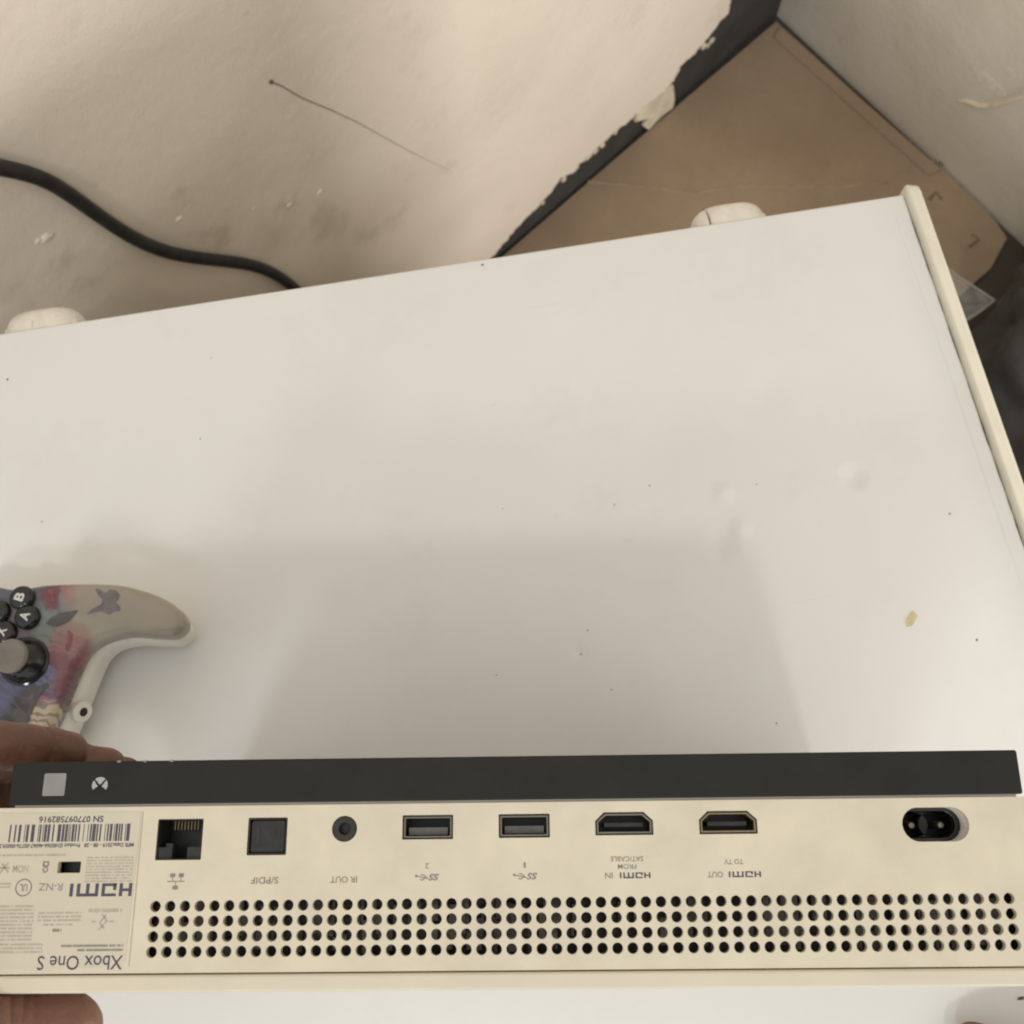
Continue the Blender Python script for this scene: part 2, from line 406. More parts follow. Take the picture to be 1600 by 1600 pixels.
# clear plastic wrapper corner lying on the cardboard
wrp = [(1478,418),(1502,436),(1554,470),(1516,500),(1470,520),(1440,450)]
wz = ZF + 0.10
wc = at(1500, 465, wz)
m, nt, b = new_mat('clear_plastic')
b.inputs['Base Color'].default_value = (0.8, 0.8, 0.78, 1); b.inputs['Roughness'].default_value = 0.25
b.inputs['Alpha'].default_value = 0.22
nt.links.new(ramp(nt, [(0.4, (0.08,)*3), (0.75, (0.2,)*3)], noise_tex(nt, coords(nt), 90, 4)), b.inputs['Alpha'])
M['clear_plastic'] = m
wr_e = tag(empty('plastic_wrapper', (wc.x, wc.y, ZF)), 'clear plastic wrapper corner poking out beside the cream cabinet trim', 'wrapper')
lp = [(at(x, y, wz).x - wc.x, at(x, y, wz).y - wc.y) for x, y in wrp]
link('film', plate([lp], wz-ZF-0.0008, wz-ZF+0.0004), M['clear_plastic'], wr_e)
link('welded_edge', tube_mesh([(*p, wz-ZF+0.001) for p in (lp[0], lp[0], lp[1], lp[2], lp[2], lp[2], lp[3], lp[4], lp[4])], 0.0012, 2), mat('weld', (0.36,0.35,0.33), 0.4), wr_e)
bm = bmesh.new(); box(bm, -0.06, -0.03, -0.075, -0.02, 0.006, wz-ZF-0.001)
link('wrapped_pack', bm_mesh(bm), M['rubber'], wr_e)
# dark bag on the floor beside the cabinet
bag = tag(empty('dark_bag', at(1640, 690, ZF)), 'crumpled dark grey bag on the floor beside the cabinet', 'bag')
bm = bmesh.new(); bmesh.ops.create_icosphere(bm, subdivisions=5, radius=1.0)
for v in bm.verts:
    k = 1 + 0.22*noise.noise(v.co*2.1) + 0.10*noise.noise(v.co*5.3+Vector((3,1,2))) + 0.04*noise.noise(v.co*12)
    v.co = Vector((v.co.x*0.14*k, v.co.y*0.19*k, max(-0.0, (v.co.z*k+0.75)*0.16)))
M['bag'] = mat('bag', (0.035, 0.036, 0.037), 0.5, 0.3, 14, 0.3, 60)
link('body', bm_mesh(bm, ang=80), M['bag'], bag)
link('knot', tube_mesh([(0,0,0.24),(0.005,0.01,0.27),(0.0,0.03,0.29),(-0.02,0.05,0.28),(-0.03,0.07,0.27)], 0.014, 4), M['bag'], bag)

# ------------------------------------------------------------------ black cable along the left wall
cpx = [(-160,232),(-70,246),(0,262),(45,271),(88,288),(148,333),(205,372),(262,397),(330,406),(392,412),(432,428),(472,458),(530,520),(600,600)]
cp = [at_plane(x, y, CORNER + N1*(PL+0.007), N1) for x, y in cpx]
base = cp[0].copy()
cab = link('power_cable', tube_mesh([p - base for p in cp], 0.0056), M['rubber']); cab.location = base
tag(cab, 'thick black power cable looping down the dirty cream wall behind the cabinet', 'cable')

# ------------------------------------------------------------------ white cabinet
ANG = math.radians(10.0)
T = at(1413, 303)
cabn = empty('metal_cabinet', (T.x, T.y, ZF), (0, 0, ANG))
tag(cabn, 'white enamelled metal cabinet with cream edge trim and a dented top', 'cabinet')
H = -ZF
CI = cabn.matrix_world
def tl(x, y, z=0.0):                       # photo pixel on the top to cabinet coordinates
    p = at(x, y, z) - T; c, s = math.cos(-ANG), math.sin(-ANG)
    return (p.x*c - p.y*s, p.x*s + p.y*c)
CW, CD = 0.62, 0.56

def enamel():
    m, nt, b = new_mat('white_enamel'); v = coords(nt)
    big = noise_tex(nt, v, 4, 4); fine = noise_tex(nt, v, 60, 5)
    c = ramp(nt, [(0.3, (0.735, 0.725, 0.70)), (0.7, (0.775, 0.77, 0.75))], big)
    c = mix(nt, ramp(nt, [(0.70, (0,0,0)), (0.86, (0.5,)*3)], fine), c, (0.62, 0.59, 0.52))
    mp = nd(nt, 'ShaderNodeMapping'); mp.inputs['Scale'].default_value = (6, 160, 1); mp.inputs['Rotation'].default_value = (0, 0, 0.5)
    tcx = nd(nt, 'ShaderNodeTexCoord'); nt.links.new(tcx.outputs['Object'], mp.inputs[0])
    c = mix(nt, ramp(nt, [(0.70, (0,0,0)), (0.78, (0.30,)*3)], noise_tex(nt, mp.outputs[0], 1.0, 3, 0.6)), c, (0.66, 0.63, 0.57))
    c = mix(nt, ramp(nt, [(0.52, (0,0,0)), (0.72, (0.35,)*3)], noise_tex(nt, v, 17, 7, 0.75, 0.3)), c, (0.69, 0.665, 0.62))
    nt.links.new(c, b.inputs['Base Color'])
    b.inputs['Roughness'].default_value = 0.38; b.inputs['Specular IOR Level'].default_value = 0.4
    nt.links.new(ramp(nt, [(0.3, (0.26,)*3), (0.7, (0.46,)*3)], noise_tex(nt, v, 11, 6, 0.7, 0.5)), b.inputs['Roughness'])
    tc = nd(nt, 'ShaderNodeTexCoord'); tot = None
    dents = [(615,852,.010,.5),(512,950,.02,.7),(1130,770,.008,-.8),(1158,826,.008,-.7),(1335,745,.010,.9),(1200,610,.02,.5),(320,620,.02,.4),(500,520,.03,.5),
             (1020,690,.03,.4),(350,700,.025,.4),(905,1020,.006,.4),(640,700,.04,.4),(1128,846,.012,.6)]
    for x, y, r, h in dents:
        px, py = tl(x, y)
        ds = nd(nt, 'ShaderNodeVectorMath', operation='DISTANCE'); ds.inputs[1].default_value = (px, py, H)
        nt.links.new(tc.outputs['Object'], ds.inputs[0])
        mr = nd(nt, 'ShaderNodeMapRange', interpolation_type='SMOOTHSTEP')
        mr.inputs['From Min'].default_value = 0; mr.inputs['From Max'].default_value = r
        mr.inputs['To Min'].default_value = -h; mr.inputs['To Max'].default_value = 0
        nt.links.new(ds.outputs['Value'], mr.inputs['Value'])
        if tot is None: tot = mr.outputs[0]
        else:
            ad = nd(nt, 'ShaderNodeMath', operation='ADD'); nt.links.new(tot, ad.inputs[0]); nt.links.new(mr.outputs[0], ad.inputs[1]); tot = ad.outputs[0]
    wv = noise_tex(nt, v, 7, 2); ad = nd(nt, 'ShaderNodeMath', operation='MULTIPLY_ADD')
    nt.links.new(wv, ad.inputs[0]); ad.inputs[1].default_value = 1.6; nt.links.new(tot, ad.inputs[2])
    b1 = nd(nt, 'ShaderNodeBump'); b1.inputs['Strength'].default_value = 0.8; b1.inputs['Distance'].default_value = 0.0014
    nt.links.new(ad.outputs[0], b1.inputs['Height'])
    b2 = nd(nt, 'ShaderNodeBump'); b2.inputs['Strength'].default_value = 0.12; b2.inputs['Distance'].default_value = 0.00015
    nt.links.new(noise_tex(nt, v, 900, 2), b2.inputs['Height']); nt.links.new(b1.outputs[0], b2.inputs['Normal'])
    nt.links.new(b2.outputs[0], b.inputs['Normal'])
    return m
M['enamel'] = enamel()
bm_me = rbox(-CW, -0.00015, -CD, 0, H-0.03, H, 0.0016, 3)
link('top_panel', bm_me, M['enamel'], cabn)
bm = bmesh.new(); box(bm, -CW+0.004, -0.003, -CD+0.004, -0.004, 0.02, H-0.031)
link('body', bm_mesh(bm), M['side'], cabn)
for fx in (-CW+0.05, -0.05):
    for fy in (-CD+0.05, -0.05):
        o = link('foot', lathe([(0.02,0.0),(0.022,0.004),(0.018,0.0195)], 16), M['rubber'], cabn); o.location = (fx, fy, 0)
# edge trim: a swept profile along the right side with a turned rear end
prof = [(x*0.88, z*0.9 if z > -0.01 else z) for x, z in ((0.0,-0.02),(0.0,0.0028),(0.0004,0.0040),(0.0013,0.0047),(0.0022,0.0046),(0.0034,0.0038),(0.0085,0.0022),(0.0105,0.0012),(0.0116,0.0002),(0.0119,-0.006),(0.0119,-0.035),(0.004,-0.035))]
bm = bmesh.new(); prev = None
ys = [0.0040, 0.0036, 0.0024, 0.0, -0.004] + [-CD*(i+1)/24 for i in range(24)]
for y in ys:
    k = 1.0
    if y > 0.0: k = {0.0040: 0.80, 0.0036: 0.90, 0.0024: 0.97}[y]
    ring = [bm.verts.new((0.0046 + (x-0.0046)*k, y, H + (z if z < -0.01 else z*k - (1-k)*0.003))) for x, z in prof]
    if prev:
        for i in range(len(ring)): bm.faces.new((prev[i], prev[(i+1)%len(ring)], ring[(i+1)%len(ring)], ring[i]))
    else: bm.faces.new(ring)
    prev = ring
bm.faces.new(prev)
link('edge_trim', bm_mesh(bm, ang=40), M['trim'], cabn)
# uneven dark joint between panel and trim, and a faint pressed line beside it
bm = bmesh.new(); prev = None
for i in range(160):
    y = -0.002 - i*(CD-0.01)/160
    w = max(0.00008, 0.00075*(0.35 + noise.noise(Vector((0, y*55, 3))) + 0.4*noise.noise(Vector((2, y*190, 1)))))
    a, b2_ = bm.verts.new((-0.0009-w, y, H+0.00012)), bm.verts.new((-0.0009+w*.5, y, H+0.00012))
    if prev: bm.faces.new((prev[0], a, b2_, prev[1]))
    prev = (a, b2_)
link('joint', bm_mesh(bm), M['gap'], cabn)
bm = bmesh.new()
for x0 in (-0.0085,):
    prev = None
    for i in range(60):
        y = -0.012 - i*(CD-0.03)/60
        x = x0 + 0.0002*noise.noise(Vector((x0*900, y*14, 0)))
        r = [bm.verts.new(q) for q in ((x-0.0006, y, H+0.0001), (x, y, H+0.0002), (x+0.0006, y, H+0.0001))]
        if prev:
            for k in range(2): bm.faces.new((prev[k], r[k], r[k+1], prev[k+1]))
        prev = r
link('pressed_line', bm_mesh(bm, ang=80), M['enamel'], cabn)
# chips in the enamel
bm = bmesh.new()
for x, y, r, asp in ((754,414,1.3,1.3),(12,593,1.0,1),(313,686,.8,1),(1015,759,.9,.6),(960,789,.8,.6),(1526,1000,1.1,1),(1484,803,.8,1.4),(66,815,.7,1),(908,1022,.9,.7),
                     (918,985,.7,1),(785,795,.5,1),(1182,757,.6,1),(776,1055,.6,1),(955,1078,.6,1),(1213,1130,.7,1),(1595,1560,1.4,2.6),(330,560,.6,1)):
    cx, cy = tl(x, y); vs = []
    for k in range(9):
        t = 2*math.pi*k/9; q = r*0.00058*random.uniform(.7,1.25)
        vs.append(bm.verts.new((cx + q*asp*math.cos(t), cy + q*math.sin(t), H+0.0002)))
    bm.faces.new(vs)
o = link('enamel_chips', bm_mesh(bm), M['chip'], cabn); o['kind'] = 'stuff'
cx, cy = tl(1424, 967)
st = link('yellow_stain', plate([[(0.005*random.uniform(.75,1.1)*math.cos(t*.4488), 0.0028*random.uniform(.6,1.1)*math.sin(t*.4488)) for t in range(14)]], 0, 0.0002), M['stain'], cabn)
st.location = (cx, cy, H); st.rotation_euler.z = 0.8
# rounded white spacers on the rear edge
def spacer(px):
    cx, cy = tl(*px)
    bm = bmesh.new(); bmesh.ops.create_uvsphere(bm, u_segments=36, v_segments=20, radius=1)
    for v in bm.verts:
        s = lambda q, e: math.copysign(abs(q)**e, q)
        v.co = Vector((s(v.co.x, .6)*0.0225, s(v.co.y, .75)*0.0145, s(v.co.z, .75)*0.017))
    sp_ = link('spacer', bm_mesh(bm, ang=70), M['knob_white'], cabn); sp_.location = (cx, 0.0042, H-0.0195)
    link('flange', rbox(-0.0215, 0.0215, -0.0035, 0.003, -0.016, 0.0135, 0.0028, 3), M['knob_white'], sp_)
    return sp_
s1 = spacer((1150, 345)); s2 = spacer((56, 505))
def split_line(sp_, x):
    bm = bmesh.new(); bmesh.ops.create_uvsphere(bm, u_segments=24, v_segments=16, radius=1)
    for v in bm.verts: v.co = Vector((v.co.x*0.0006+x, v.co.y*0.0147, v.co.z*0.0172))
    link('split', bm_mesh(bm), M['gap'], sp_)
split_line(s2, -0.003); split_line(s1, -0.014)

# ------------------------------------------------------------------ game console standing on its front, rear face up
DEP = 0.215
con = empty('game_console', (-0.0005, 0.0115, 0.221), (0.0122, -0.0257, 0.0101))
tag(con, 'cream and black game console held upside down with its rear ports facing up', 'console')
mm = 0.001
def R4(x0, x1, y0, y1, r=0.0): return rect(x0*mm, x1*mm, y0*mm, y1*mm, r*mm)
def P(lp): return [(x*mm, y*mm) for x, y in lp]
# case: open tube, closed at the far end by the front plate
link('case', plate([R4(-148, 148, -43.4, 0.1, 1.2), R4(-146.2, 146.2, -42.2, -1.0, 0.6)], -DEP+0.002, -0.0027, 0.0003), M['cream_plastic'], con)
link('front_plate', plate([R4(-147.6, 147.6, -43.2, -0.1, 1.2)], -DEP, -DEP+0.0019), M['cream_plastic'], con)
link('top_cover', plate([R4(-148.2, 148.2, -48.2, -43.75, 1.6)], -DEP, 0.0, 0.0007), M['cover_plastic'], con)
link('base', plate([R4(-142.6, 142.6, 0.75, 12.7, 0.6)], -DEP+0.004, -0.0002, 0.0004), M['black_plastic'], con)
link('base_ledge', plate([R4(-141, 141, 0.0, 0.9)], -DEP+0.006, -0.0012), mat('ledge', (0.42, 0.39, 0.33), 0.5), con)

eth = (-99.3, -86.4, -14.4, -3.4); spd = (-73.7, -62.6, -13.35, -3.3)
u2 = (-30.25, -16.05, -9.6, -3.1); u1 = (-3.3, 10.95, -9.45, -3.1)
def hdmi_loop(x0, x1, d=0.0):
    x0 += d; x1 -= d; yb = -9.05 + d; yt = -2.9 - d; ym = -5.2
    return [(x0,yb),(x1,yb),(x1,ym-d*.4),(x1-2.5+d*.4,yt),(x0+2.5-d*.4,yt),(x0,ym-d*.4)]
def stad(cx, cy, w, h, n=10):
    r = h/2; o = []
    for s, a in ((1,-90), (-1,90)):
        for i in range(n+1):
            t = math.radians(a + 180*i/n); o.append((cx + s*(w/2-r) + r*math.cos(t), cy + r*math.sin(t)))
    return o
h_in, h_out = (23.6, 39.7), (52.45, 68.55)
IRC = (-46.5, -6.55)
slot = (-126.4, -119.95, -17.5, -14.5)
holes = []
for r in range(4):
    for c in range(58):
        holes.append(circ((-98.0 + 4.083*c)*mm, (-26.45 - 3.88*r)*mm, 1.48*mm, 14))
panel = [R4(-147.9, 147.9, -43.35, 0.05, 1.0)] + [R4(*eth, 0.3), R4(*spd, 0.4), R4(*u2, 0.2), R4(*u1, 0.2), P(hdmi_loop(*h_in)), P(hdmi_loop(*h_out)),
         [(IRC[0]*mm + 3.55*mm*math.cos(t*math.pi/12), IRC[1]*mm + 3.5*mm*math.sin(t*math.pi/12)) for t in range(24)],
         P(stad(117.6, -7.1, 18.4, 9.1)), R4(*slot, 0.2)] + holes
link('rear_panel', plate(panel, -0.0026, -0.0006), M['cream_plastic'], con)
link('inner_chassis', plate([R4(-145, 145, -41, -21.5)], -0.012, -0.0075), M['inner_dark'], con)
bm = bmesh.new()                                      # fins and wiring seen dimly through the vent holes
for i in range(170):
    x = random.uniform(-100, 136); w = random.uniform(.6, 2.6); y0 = random.uniform(-40, -30)
    box(bm, x*mm, (x+w)*mm, y0*mm, (y0 + random.uniform(3, 9))*mm, -0.0085, random.uniform(-0.0065, -0.0040))
o = link('heat_fins', bm_mesh(bm), mat('fins', (0.15, 0.125, 0.11), 0.5, 0.5, 60), con); o['kind'] = 'stuff'
link('port_board', plate([R4(-145, 145, -21, -1.2)], -0.024, -0.021), M['inner_dark'], con)

def port_box(name, x0, x1, y0, y1, depth, m_out, lip=0.35, zlip=-0.0008):
    o = link(name, plate([R4(x0-.5, x1+.5, y0-.5, y1+.5), R4(x0+lip, x1-lip, y0+lip, y1-lip)], -depth, -0.0027), m_out, con)
    link('lip', plate([R4(x0+.05, x1-.05, y0+.05, y1-.05, .15), R4(x0+lip, x1-lip, y0+lip, y1-lip)], -0.0028, zlip), m_out, o)
    link('back_wall', plate([R4(x0, x1, y0, y1)], -depth-0.001, -depth), M['port_black'], o)
    return o
o = port_box('ethernet_port', *eth, 0.012, M['port_black'], .3)
link('shoulder', plate([R4(-99.0, -95.0, -14.1, -11.0)], -0.006, -0.0016), M['port_grey'], o)
link('shoulder', plate([R4(-90.7, -86.7, -14.1, -11.0)], -0.006, -0.0016), M['port_grey'], o)
link('shoulder', plate([R4(-97, -95.1, -12.6, -10.0)], -0.006, -0.0022), M['port_black'], o)
for i in range(8):
    link('contact', rbox((-96.6+i*.95)*mm, (-96.2+i*.95)*mm, -6.4*mm, -3.8*mm, -0.0075, -0.0066, 0.0001, 1), M['gold'], o)
o = port_box('optical_port', *spd, 0.006, M['port_grey'], .5)
link('shutter', plate([R4(-72.9, -63.4, -12.7, -4.0, .8)], -0.0042, -0.0014, 0.0002), M['port_grey'], o)
link('groove', plate([[(x*mm, y*mm) for x, y in ((-71.4,-5.5),(-70.4,-5.5),(-70.4,-10.5),(-71.4,-10.5))]], -0.0014, -0.00125), M['port_black'], o)
link('groove', plate([R4(-65.2, -64.6, -8.6, -6.6)], -0.0014, -0.00125), M['port_black'], o)
# infrared jack
me = lathe([(1.5,-9),(1.5,-0.9),(1.7,-0.5),(3.3,-0.4),(3.45,-0.7),(3.45,-9)], 28)
o = link('infrared_jack', me, M['port_grey'], con)
bm = bmesh.new(); n = 28; rings = []
for r, z in ((1.45,-8.0),(1.5,-1.0),(1.75,-0.6),(3.2,-0.5),(3.46,-0.9),(3.46,-6)):
    rings.append([bm.verts.new((r*mm*math.cos(2*math.pi*i/n), r*mm*math.sin(2*math.pi*i/n), z*mm)) for i in range(n)])
for a, b in zip(rings, rings[1:]):
    for i in range(n): bm.faces.new((a[i], a[(i+1)%n], b[(i+1)%n], b[i]))
bm.faces.new(rings[0])
o.data = bm_mesh(bm, ang=40); o.data.materials.append(M['port_grey']); o.location = (IRC[0]*mm, IRC[1]*mm, 0)
o2 = link('hole', lathe([(1.44*mm,-0.0035),(1.44*mm,-0.0034)], 20), M['port_black'], o)
for nm, q in (('usb_port', u2), ('usb_port', u1)):
    x0, x1, y0, y1 = q
    o = link(nm, plate([R4(x0+.1, x1-.1, y0+.1, y1-.1, .2), R4(x0+.75, x1-.75, y0+.75, y1-.75, .2)], -0.011, -0.0012, 0.0001), M['port_black'], con)
    link('metal_shell', plate([R4(x0+.5, x1-.5, y0+.5, y1-.5, .3), R4(x0+.85, x1-.85, y0+.85, y1-.85, .2)], -0.0108, -0.0009), M['port_metal'], o)
    link('tongue', plate([R4(x0+1.6, x1-1.6, y0+1.1, y0+3.2)], -0.010, -0.0026, 0.0001), mat('tongue', (0.10,0.10,0.085), 0.4, 0.2, 200), o)
    link('back_wall', plate([R4(x0+.1, x1-.1, y0+.1, y1-.1)], -0.012, -0.011), M['port_black'], o)
for i, q in enumerate((h_in, h_out)):
    o = link('hdmi_port', plate([P(hdmi_loop(*q, .08)), P(hdmi_loop(*q, .8))], -0.011, -0.0012, 0.0001), M['port_black'], con)
    link('metal_shell', plate([P(hdmi_loop(*q, .5)), P(hdmi_loop(*q, .88))], -0.0108, -0.0009), M['gold' if i else 'port_metal'], o)
    link('tongue', plate([R4(q[0]+2.6, q[1]-2.6, -6.9, -5.7)], -0.010, -0.0026, 0.0001), M['port_grey'], o)
    link('back_wall', plate([P(hdmi_loop(*q, .1))], -0.012, -0.011), M['port_black'], o)
# power inlet: deep pill-shaped recess with two pins
ps = P(stad(117.6, -7.1, 18.4, 9.1)); pi_ = P(stad(116.9, -7.1, 16.4, 8.5)); 
link('inlet_wall', plate([P(stad(117.6, -7.1, 20, 10.5)), ps], -0.007, -0.0027), M['pad_white'], con)
o = link('power_inlet', plate([P(stad(117.6, -7.1, 20.2, 10.6)), P(stad(117.6,-7.1,15.6,7.2))], -0.010, -0.0071, 0.0002), mat('inlet_black', (0.015,0.015,0.015), 0.22), con)
link('back_wall', plate([P(stad(117.6, -7.1, 17, 9))], -0.020, -0.019), M['port_black'], o)
for dx in (-4.1, 4.1):
    p_ = link('pin', lathe([(1.15*mm,-0.019),(1.15*mm,-0.0088),(0.8*mm,-0.0080),(0.2*mm,-0.0078)], 14), M['port_metal'], o); p_.location = ((117.6+dx)*mm, -7.3*mm, 0)
link('divider', plate([P(stad(117.6, -7.1, 2.6, 6.6))], -0.018, -0.0105), M['port_grey'], o)

# lettering printed on the rear panel, upside down
ZP = -0.0006 + 0.00005
def ptxt(s, cx, cy, w, h, bold=0.0, m='grey_ink', parent=con, z=ZP, shear=0.0, name='printed_text'):
    return link(name, text_mesh(s, cx*mm, cy*mm, w*mm, h*mm, z, bold=bold, shear=shear), M[m], parent)
ptxt('S/PDIF', -68.15, -19.95, 7.6, 1.75, .012)
ptxt('IR OUT', -46.2, -19.95, 7.4, 1.65, .012)
ptxt('2', -23.2, -16.6, 0.95, 1.45, .01); ptxt('1', 3.8, -16.65, 0.6, 1.45, .01)
for cx in (-23.0, 4.1):
    ptxt('SS', cx+1.7, -19.55, 2.9, 1.75, .03, shear=.25)
    bm = bmesh.new()
    def seg(a, b, w=0.13):
        a, b = Vector((a[0], a[1])), Vector((b[0], b[1])); t = (b-a).normalized(); n_ = Vector((-t.y, t.x))*w
        bm.faces.new([bm.verts.new(((cx+p.x)*mm, (-19.55+p.y)*mm, ZP)) for p in (a+n_, b+n_, b-n_, a-n_)])
    seg((0.2,-.35), (-3.2,.35)); seg((-.2,-.25), (-1.0,.55)); seg((-1.0,.55), (-1.9,.65)); seg((-.7,-.15), (-1.3,-.75)); seg((-1.3,-.75), (-2.1,-.55))
    bm.faces.new([bm.verts.new(((cx-3.2+.35*math.cos(t))*mm, (-19.2+.35*math.sin(t))*mm, ZP)) for t in [i*.785 for i in range(8)]])
    link('printed_symbol', bm_mesh(bm), M['grey_ink'], con)
ptxt('IN', 26.9, -19.6, 2.1, 1.5, .012)
ptxt('FROM', 32.0, -17.3, 5.1, 1.3, .008); ptxt('SAT/CABLE', 32.0, -15.3, 9.0, 1.35, .008)
ptxt('OUT', 56.0, -19.6, 4.2, 1.55, .012)
ptxt('TO TV', 61.3, -16.3, 5.2, 1.35, .008)
# network symbol
bm = bmesh.new()
def qd(x0, x1, y0, y1): bm.faces.new([bm.verts.new((x*mm, y*mm, ZP)) for x, y in ((x0,y0),(x1,y0),(x1,y1),(x0,y1))])
qd(-95.3,-90.4,-20.1,-19.85); qd(-94.6,-93.2,-18.9,-17.9); qd(-92.2,-90.8,-18.9,-17.9); qd(-93.7,-92.2,-22.1,-21.1); qd(-94.0,-93.8,-19.85,-18.9); qd(-91.6,-91.4,-19.85,-18.9); qd(-93.05,-92.85,-21.1,-20.1)
link('printed_symbol', bm_mesh(bm), M['grey_ink'], con)

def hdmi_logo(cx, cy, w, h, parent, z):
    q = [(0,.22,0,1),(.22,.60,.40,.62),(.60,.82,0,1), (1.0,1.95,.78,1),(1.73,1.95,.22,.78),(1.0,1.95,0,.22),(1.0,1.22,.0,.52),
         (2.15,3.55,.76,1),(2.15,2.37,0,.76),(2.74,2.96,0,.76),(3.33,3.55,0,.76), (3.78,4.0,0,1)]
    link('printed_logo', quads([((cx+w/2-b*w/4)*mm, (cx+w/2-a*w/4)*mm, (cy+h/2-d*h)*mm, (cy+h/2-c*h)*mm) for a, b, c, d in q], z), M['ink'], parent)
hdmi_logo(34.1, -19.6, 8.4, 1.5, con, ZP); hdmi_logo(64.1, -19.6, 8.8, 1.5, con, ZP)
# paper label
ZL = -0.0006
lab = link('rating_label', plate([[(-145.6*mm,-41.9*mm)] + [(x*mm, y*mm) for x, y in ((-107.4,-41.9),(-106.3,-41.6),(-105.3,-40.8),(-104.9,-39.6),(-104.2,-1.3),(-145.6,-1.3))],
                                  R4(*slot, .2)], ZL, ZL+0.00012, 0.00003), M['label'], con)
lab['label'] = 'cream paper rating label with serial number barcode and upside-down print'
ZT = ZL + 0.00016
link('label_border', plate([R4(-103.95, -103.7, -41.5, -1.4)], ZL, ZL+0.0001), M['pale_ink'], lab)
ptxt('SN 077097582916', -124.1, -3.15, 18.4, 1.75, .02, 'ink', lab, ZT)
bars = []; x = -141.3
rb = random.Random(11)
while x < -107.0:
    w = rb.choice((.22,.22,.45,.45,.7,.95)); bars.append((x*mm, min(x+w, -106.6)*mm, -9.15*mm, -4.5*mm)); x += w + rb.choice((.22,.3,.45,.7,1.0))
link('barcode', quads(bars, ZT), M['ink'], lab)
ptxt('MFR Date:2019 - 08 - 28   Product ID:00366-46067-00776-00059.2', -124.6, -10.2, 38.0, 1.15, .025, 'ink', lab, ZT)
hdmi_logo(-113.6, -22.0, 17.4, 3.4, lab, ZT)
ptxt('R-NZ', -127.7, -21.1, 6.6, 1.9, .0, 'grey_ink', lab, ZT)
ptxt('Xbox One S', -117.3, -40.55, 23.4, 3.6, .006, 'ink', lab, ZT)
link('mark_ring', plate([circ(-135.3*mm, -21.2*mm, 2.35*mm, 28), circ(-135.3*mm, -21.2*mm, 2.0*mm, 28)], ZL+.0001, ZT), M['grey_ink'], lab)
ptxt('UL', -135.3, -21.2, 2.2, 1.9, .02, 'grey_ink', lab, ZT)
ptxt('NOM', -136.8, -16.3, 4.4, 2.0, .02, 'pale_ink', lab, ZT)
bm = bmesh.new()
for a, b_ in (((-142.6,-17.4),(-140.4,-14.6)), ((-142.2,-14.8),(-140.2,-17.2)), ((-143.2,-16),(-139.9,-16))):
    a, b_ = Vector(a), Vector(b_); t = (b_-a).normalized(); n_ = Vector((-t.y, t.x))*.28
    bm.faces.new([bm.verts.new((p.x*mm, p.y*mm, ZT)) for p in (a+n_, b_+n_, b_-n_, a-n_)])
link('printed_symbol', bm_mesh(bm), M['pale_ink'], lab)
# padlock symbol beside the lock slot
link('printed_symbol', plate([R4(-130.7,-128.9,-15.8,-14.3,.3), R4(-130.2,-129.4,-15.4,-14.7,.2)], ZL+.0001, ZT), M['grey_ink'], lab)
link('printed_symbol', plate([circ(-129.8*mm,-16.6*mm,.8*mm,16), circ(-129.8*mm,-16.5*mm,.45*mm,12)], ZL+.0001, ZT+.00001), M['grey_ink'], lab)
link('lock_slot', plate([R4(slot[0]-.2, slot[1]+.2, slot[2]-.2, slot[3]+.2)], -0.006, -0.005), M['port_black'], con)
# illegible small print: ragged lines of word-sized marks
rf = random.Random(5); fine_d, fine_p = [], []
def lines(dst, x0, x1, y0, y1, pitch, h, ragged=.0):
    y = y0
    while y > y1:
        x = x0 + ragged*rf.random()*(x1-x0)
        while x < x1:
            w = rf.uniform(.25, .55); dst.append((x*mm, min(x+w, x1)*mm, (y-h)*mm, y*mm)); x += w + (rf.uniform(.3,.6) if rf.random() < .18 else .12)
        y -= pitch
lines(fine_p, -118.4, -105.1, -13.3, -19.8, .78, .42)
lines(fine_p, -143.5, -124.5, -12.4, -12.8, .9, .55)
lines(fine_p, -145, -139, -19.9, -21.4, .9, .5)
lines(fine_p, -145.2, -131.5, -25.8, -35.2, .95, .5, .05)
lines(fine_p, -145.2, -128.0, -35.6, -38.2, .95, .5)
lines(fine_p, -130.3, -118.4, -27.6, -30.0, .95, .5)
lines(fine_p, -128.6, -120.4, -30.6, -31.2, .95, .5)
lines(fine_d, -125.8, -123.4, -31.9, -32.7, 1.0, .8)
lines(fine_d, -123.0, -105.9, -36.0, -36.6, .95, .6)
lines(fine_d, -118.3, -105.9, -37.1, -37.7, .95, .6)
lines(fine_p, -116.4, -107.2, -26.9, -27.4, .95, .9)
link('small_print', quads(fine_p, ZT), M['pale_ink'], lab)['kind'] = 'stuff'
link('small_print', quads(fine_d, ZT+.00001), M['grey_ink'], lab)['kind'] = 'stuff'
bm = bmesh.new()
for a, b_ in (((-112.6,-28.2),(-111.0,-30.0)), ((-111.0,-30.0),(-113.2,-32.4)), ((-111.4,-28.4),(-113.0,-30.6)), ((-113.0,-30.6),(-111.6,-32.0)), ((-115.4,-30.2),(-114.0,-30.2)), ((-110.4,-30.2),(-109.0,-30.2))):
    a, b_ = Vector(a), Vector(b_); t = (b_-a).normalized(); n_ = Vector((-t.y, t.x))*.2
    bm.faces.new([bm.verts.new((p.x*mm, p.y*mm, ZT+.00002)) for p in (a+n_, b_+n_, b_-n_, a-n_)])
link('printed_symbol', bm_mesh(bm), M['pale_ink'], lab)
